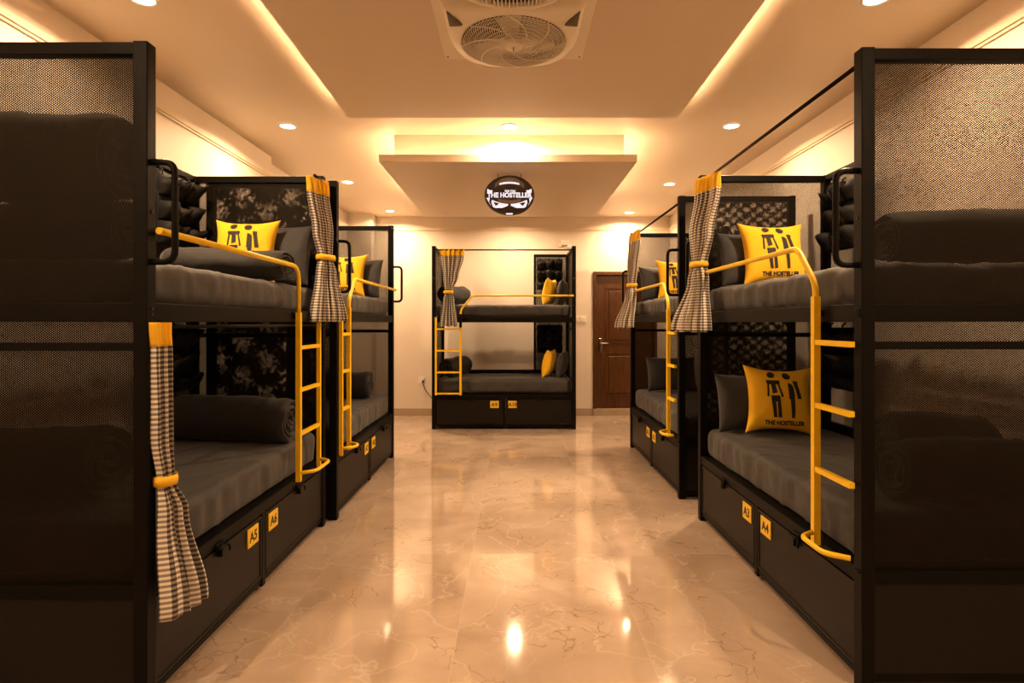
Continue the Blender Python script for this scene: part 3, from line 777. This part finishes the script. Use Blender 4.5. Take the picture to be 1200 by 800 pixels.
# ------------------------------------------------------------------ ceiling fan unit
def fan():
    t = empty('ceiling_fan_unit', (-.005, 2.66, P1Z)); tag(t, 'cream square ceiling fan unit with two round grilles on the wide ceiling panel', 'ceiling fan')
    # local z = 0 is the panel underside, things go down
    bm = bmesh.new(); box(bm, -.372, .372, -.86, .40, -.014, -.0005, bev=.004); obj('base_plate', bm, M_PLAST, t)
    def loft(secs, name, m):
        bm = bmesh.new(); rings = []
        for pts, z in secs: rings.append([bm.verts.new((x, y, z)) for x, y in pts])
        n = len(rings[0])
        for a, b in zip(rings, rings[1:]):
            for k in range(n): bm.faces.new((a[k], a[(k+1) % n], b[(k+1) % n], b[k]))
        return bm, rings
    cy = .115; R = .255
    # body outline: straight sides that run into a round nose at the far end, with a round hole for the grille
    n = 96
    def outline(sx, ry, front):
        pts = []
        for k in range(n):
            a = 2*PI*k/n; c, s = math.cos(a), math.sin(a)
            if s >= 0: pts.append((sx*abs(c)**.55*(1 if c >= 0 else -1), cy+ry*abs(s)**1.05))
            else:
                e = max(abs(c), abs(s)); pts.append((sx*max(-1, min(1, c/e*1.0)), cy+(-.285)*min(1, abs(s)/e)))
        return pts
    def circ(r): return [(r*math.cos(2*PI*k/n), cy+r*math.sin(2*PI*k/n)) for k in range(n)]
    bm, rings = loft([(outline(.325, .285, 1), -.012), (outline(.318, .285, 1), -.035), (outline(.296, .275, 1), -.058), (circ(R+.014), -.066), (circ(R+.004), -.070), (circ(R), -.066), (circ(R-.002), -.030)], 'h', M_PLAST)
    obj('housing', bm, M_PLAST, t, smooth=True)
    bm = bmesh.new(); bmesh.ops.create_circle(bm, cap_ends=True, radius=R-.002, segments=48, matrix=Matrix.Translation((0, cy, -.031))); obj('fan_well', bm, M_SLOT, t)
    # concave corner scoops
    for s in (-1, 1):
        bm = bmesh.new(); rr = []
        for i in range(9):
            u = i/8; rr.append([bm.verts.new((s*(.300-.085*v_*(1-u*.6)), -.03-.13*u+.05*v_*u, -.0615-.010*math.sin(PI*v_)*math.sin(PI*u))) for v_ in [k/5 for k in range(6)]])
        for a, b in zip(rr, rr[1:]):
            for k in range(5): bm.faces.new((a[k], a[k+1], b[k+1], b[k]))
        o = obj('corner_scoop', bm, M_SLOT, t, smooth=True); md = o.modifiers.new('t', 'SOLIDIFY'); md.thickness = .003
    # swirled wire grille
    bm = bmesh.new(); NR = 78
    def dome(r): return -.068-.016*(1-(r/R)**2)
    for k in range(NR):
        a0 = 2*PI*k/NR; pts = []
        for j in range(9):
            f = j/8; r = .036+(R-.038)*f; a = a0+.75*f*f; pts.append((r*math.cos(a), cy+r*math.sin(a), dome(r)))
        tube(bm, pts, .0023, 4, caps=False)
    g = obj('fan_grille', bm, M_PLAST, t)
    bm = bmesh.new()
    for k in range(8):
        a0 = 2*PI*k/8+.2; pts = []
        for j in range(11):
            f = j/10; r = .03+(R-.028)*f; a = a0-1.1*f; pts.append((r*math.cos(a), cy+r*math.sin(a), dome(r)-.002))
        tube(bm, pts, .0027, 6, caps=False)
    for rr_ in (.07, .095, .12, .145, .17, .195, .22, .245):
        pts = [(rr_*math.cos(2*PI*k/40), cy+rr_*math.sin(2*PI*k/40), dome(rr_)) for k in range(41)]; tube(bm, pts, .0015, 5, caps=False)
    obj('grille_rib', bm, M_PLAST, t)
    bm = bmesh.new(); bmesh.ops.create_uvsphere(bm, u_segments=24, v_segments=10, radius=.045, matrix=Matrix.Translation((0, cy, dome(0))) @ Matrix.Diagonal((1, 1, .28, 1)))
    box(bm, -.002, .002, cy-.02, cy+.02, dome(0)-.0145, dome(0)-.011, mi=1)
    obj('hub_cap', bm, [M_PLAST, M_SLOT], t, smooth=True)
    # three blades behind the grille
    for k in range(3):
        bm = bmesh.new(); a = 2*PI*k/3+.4
        pr = [(.04, -.03), (.20, -.055), (.225, .0), (.20, .06), (.04, .03)]
        top = [bm.verts.new((r*math.cos(a)-w_*math.sin(a), cy+r*math.sin(a)+w_*math.cos(a), -.046+w_*.12)) for r, w_ in pr]
        bm.faces.new(top); o = obj('fan_blade', bm, M_MOULD, t); md = o.modifiers.new('t', 'SOLIDIFY'); md.thickness = .003
    # near slotted round vent
    c2 = -.44; R2 = .265
    bm = bmesh.new(); nn = 64
    prof = [(R2+.03, -.012), (R2+.026, -.05), (R2+.012, -.062), (R2, -.058), (R2-.006, -.030)]
    rg = [[bm.verts.new((r*math.cos(2*PI*k/nn), c2+r*math.sin(2*PI*k/nn), z)) for k in range(nn)] for r, z in prof]
    for a, b in zip(rg, rg[1:]):
        for k in range(nn): bm.faces.new((a[k], a[(k+1) % nn], b[(k+1) % nn], b[k]))
    obj('vent_ring', bm, M_PLAST, t, smooth=True)
    bm = bmesh.new(); bmesh.ops.create_circle(bm, cap_ends=True, radius=R2-.004, segments=48, matrix=Matrix.Translation((0, c2, -.034))); obj('vent_well', bm, M_CORD, t)
    bm = bmesh.new()
    for k in range(-15, 16):
        x = k*.0168; hh = math.sqrt(max(0, (R2-.004)**2-x*x)); box(bm, x-.0028, x+.0028, c2-hh, c2+hh, -.054, -.040)
    obj('vent_slats', bm, M_PLAST, t)
    for sx in (-1, 1):
        for yy in (.37, -.2, -.83):
            bm = bmesh.new(); tube(bm, [(sx*.355, yy, -.013), (sx*.355, yy, -.017)], .005, 8); obj('screw', bm, M_SLOT, t)
fan()

# ------------------------------------------------------------------ oval sign hanging from the small panel
def sign():
    y0 = 4.86; cz = CAM_H+(378-229)*y0/F_PX; cx = (597-603)*y0/F_PX
    rx, rz = .216, .172
    t = empty('oval_hanging_sign', (cx, y0, cz)); tag(t, 'oval dark and silver sign with white lettering hanging below the small ceiling panel', 'sign')
    bm = bmesh.new(); n = 64; rings = []
    for f, y in ((.94, .03), (1, .02), (1, -.012), (.965, -.022)): rings.append([bm.verts.new((rx*f*math.cos(2*PI*k/n), y, rz*f*math.sin(2*PI*k/n))) for k in range(n)])
    for a, b in zip(rings, rings[1:]):
        for k in range(n): bm.faces.new((a[k], a[(k+1) % n], b[(k+1) % n], b[k]))
    bm.faces.new(rings[0]); bm.faces.new(rings[-1])
    obj('sign_body', bm, M_SIGND, t)
    def zone(name, z0, z1, m, y=-.024, inset=.97, wmax=9, arch=0):
        bm = bmesh.new(); nn = 28; up, dn = [], []
        for k in range(nn+1):
            u = k/nn*2-1
            zm = (z0+z1)/2; hw = min(wmax, rx*inset*math.sqrt(max(0, 1-(max(abs(z0), abs(z1))/rz/inset)**2))) if wmax > 8 else wmax
            x = u*hw; lim = rz*inset*math.sqrt(max(0, 1-(x/rx/inset)**2))
            up.append(bm.verts.new((x, y, min(lim, z1+arch*(1-u*u))))); dn.append(bm.verts.new((x, y, max(-lim, z0+arch*(1-u*u)))))
        for k in range(nn):
            bm.faces.new((up[k], up[k+1], dn[k+1], dn[k]))
        r = bmesh.ops.extrude_face_region(bm, geom=bm.faces[:]); 
        for g in r['geom']:
            if isinstance(g, bmesh.types.BMVert): g.co.y += .003
        return obj(name, bm, m, t)
    zone('crescent', .058, .098, M_SIGNM, wmax=.125, arch=.055)
    zone('highlight_bar', .085, .100, M_SIGNG, wmax=.085, y=-.027, arch=.012)
    zone('lower_band', -.058, -.030, M_SIGNM, wmax=.10, arch=-.018)
    # white side brackets and moustache-like swooshes
    def poly(name, pts, m, y=-.027):
        bm = bmesh.new(); vs = [bm.verts.new((x, y, z)) for x, z in pts]; f = bm.faces.new(vs)
        r = bmesh.ops.extrude_face_region(bm, geom=[f])
        for g in r['geom']:
            if isinstance(g, bmesh.types.BMVert): g.co.y += .004
        bmesh.ops.triangulate(bm, faces=[f_ for f_ in bm.faces if len(f_.verts) > 4])
        return obj(name, bm, m, t)
    for s in (-1, 1):
        poly('side_glow', [(s*.198, -.026), (s*.170, -.026), (s*.176, -.060), (s*.160, -.094)], M_SIGNG)
        poly('swoosh', [(s*.150, -.044), (s*.155, -.066), (s*.140, -.104), (s*.122, -.112), (s*.060, -.112), (s*.012, -.092), (s*.012, -.080), (s*.050, -.076), (s*.095, -.066)], M_SIGNG)
        poly('swoosh_core', [(s*.140, -.060), (s*.118, -.098), (s*.085, -.074)], M_SIGND, -.0285)
        poly('side_letters', [(s*.190, .052), (s*.165, .038), (s*.145, .040), (s*.150, .022), (s*.192, .020)], M_SIGNG)
    RX = Matrix.Rotation(PI/2, 4, 'X')
    bm = bmesh.new(); text_bm(bm, 'THE HOSTELLER', .056, Matrix.Translation((0, -.0265, -.004)) @ RX, 0, .001, bold=.0022, width=.385); obj('sign_lettering', bm, M_SIGNG, t, recalc=False)
    bm = bmesh.new(); text_bm(bm, 'FOR YOU', .026, Matrix.Translation((.006, -.0265, .031)) @ RX, 0, .001, bold=.001, width=.09); obj('sign_lettering', bm, M_SIGNG, t, recalc=False)
    poly('base_lamp', [(-.030, -.158), (.030, -.158), (.026, -.170), (-.026, -.170)], M_SIGNG)
    bm = bmesh.new()
    for s in (-1, 1): tube(bm, [(s*.10, .005, rz*.85), (s*.10, .005, P2Z-cz)], .0025, 6)
    obj('hanging_wire', bm, M_CORD, t)
sign()

# ------------------------------------------------------------------ small wall fittings
def plate(x, z, w_, h_, name, label, cat, extra=None):
    t = empty(name, (x, YB, z)); tag(t, label, cat)
    bx('plate', (-w_/2, w_/2, -.012, -.0, -h_/2, h_/2), M_WHITE, t, .003)
    return t
t = plate((683-603)*YB/F_PX, CAM_H+(378-374)*YB/F_PX, .088, .095, 'light_switch', 'white switch plate on the back wall, the one nearer the wooden door', 'switch')
bx('rocker', (-.025, .025, -.016, -.012, -.03, .03), M_PLAST, t, .002)
t = plate((676.5-603)*YB/F_PX, CAM_H+(378-374)*YB/F_PX, .06, .095, 'light_switch', 'narrow white switch plate on the back wall, tucked beside the bunk post', 'switch')
bx('rocker', (-.015, .015, -.016, -.012, -.03, .03), M_PLAST, t, .002)
sx, sz = (494-603)*YB/F_PX, CAM_H-(445-378)*YB/F_PX
t = plate(sx, sz, .09, .09, 'wall_socket', 'white wall socket left of the back wall bunk with a black plug', 'socket')
bm = bmesh.new(); tube(bm, rounded([(sx+.025, YB-.014, sz-.02), (sx+.025, YB-.06, sz-.03), (sx+.06, YB-.06, sz-.13), (sx+.16, YB-.06, sz-.26), (sx+.24, YB-.10, sz-.30)], .03), .006, 8); box(bm, sx+.012, sx+.038, YB-.045, YB-.0125, sz-.035, sz-.005, bev=.004)
tag(obj('power_cord', bm, M_CORD), 'black cord running from the wall socket to the back wall bunk', 'cord')
t = empty('plaster_patch', ((662-603)*YB/F_PX, YB, CAM_H+(378-285)*YB/F_PX)); tag(t, 'small pale plaster patch high on the back wall above the bunk', 'wall patch')  # irregular plaster patch on the wall, built as overlapping raised blocks
bx('box', (-.055, .055, -.03, 0, -.03, .045), M_WHITE, t, .008); bx('patch_left', (-.09, -.04, -.022, 0, -.055, .0), M_PLAST, t, .006); bx('patch_right', (.03, .085, -.026, 0, -.07, -.01), M_WHITE, t, .006)
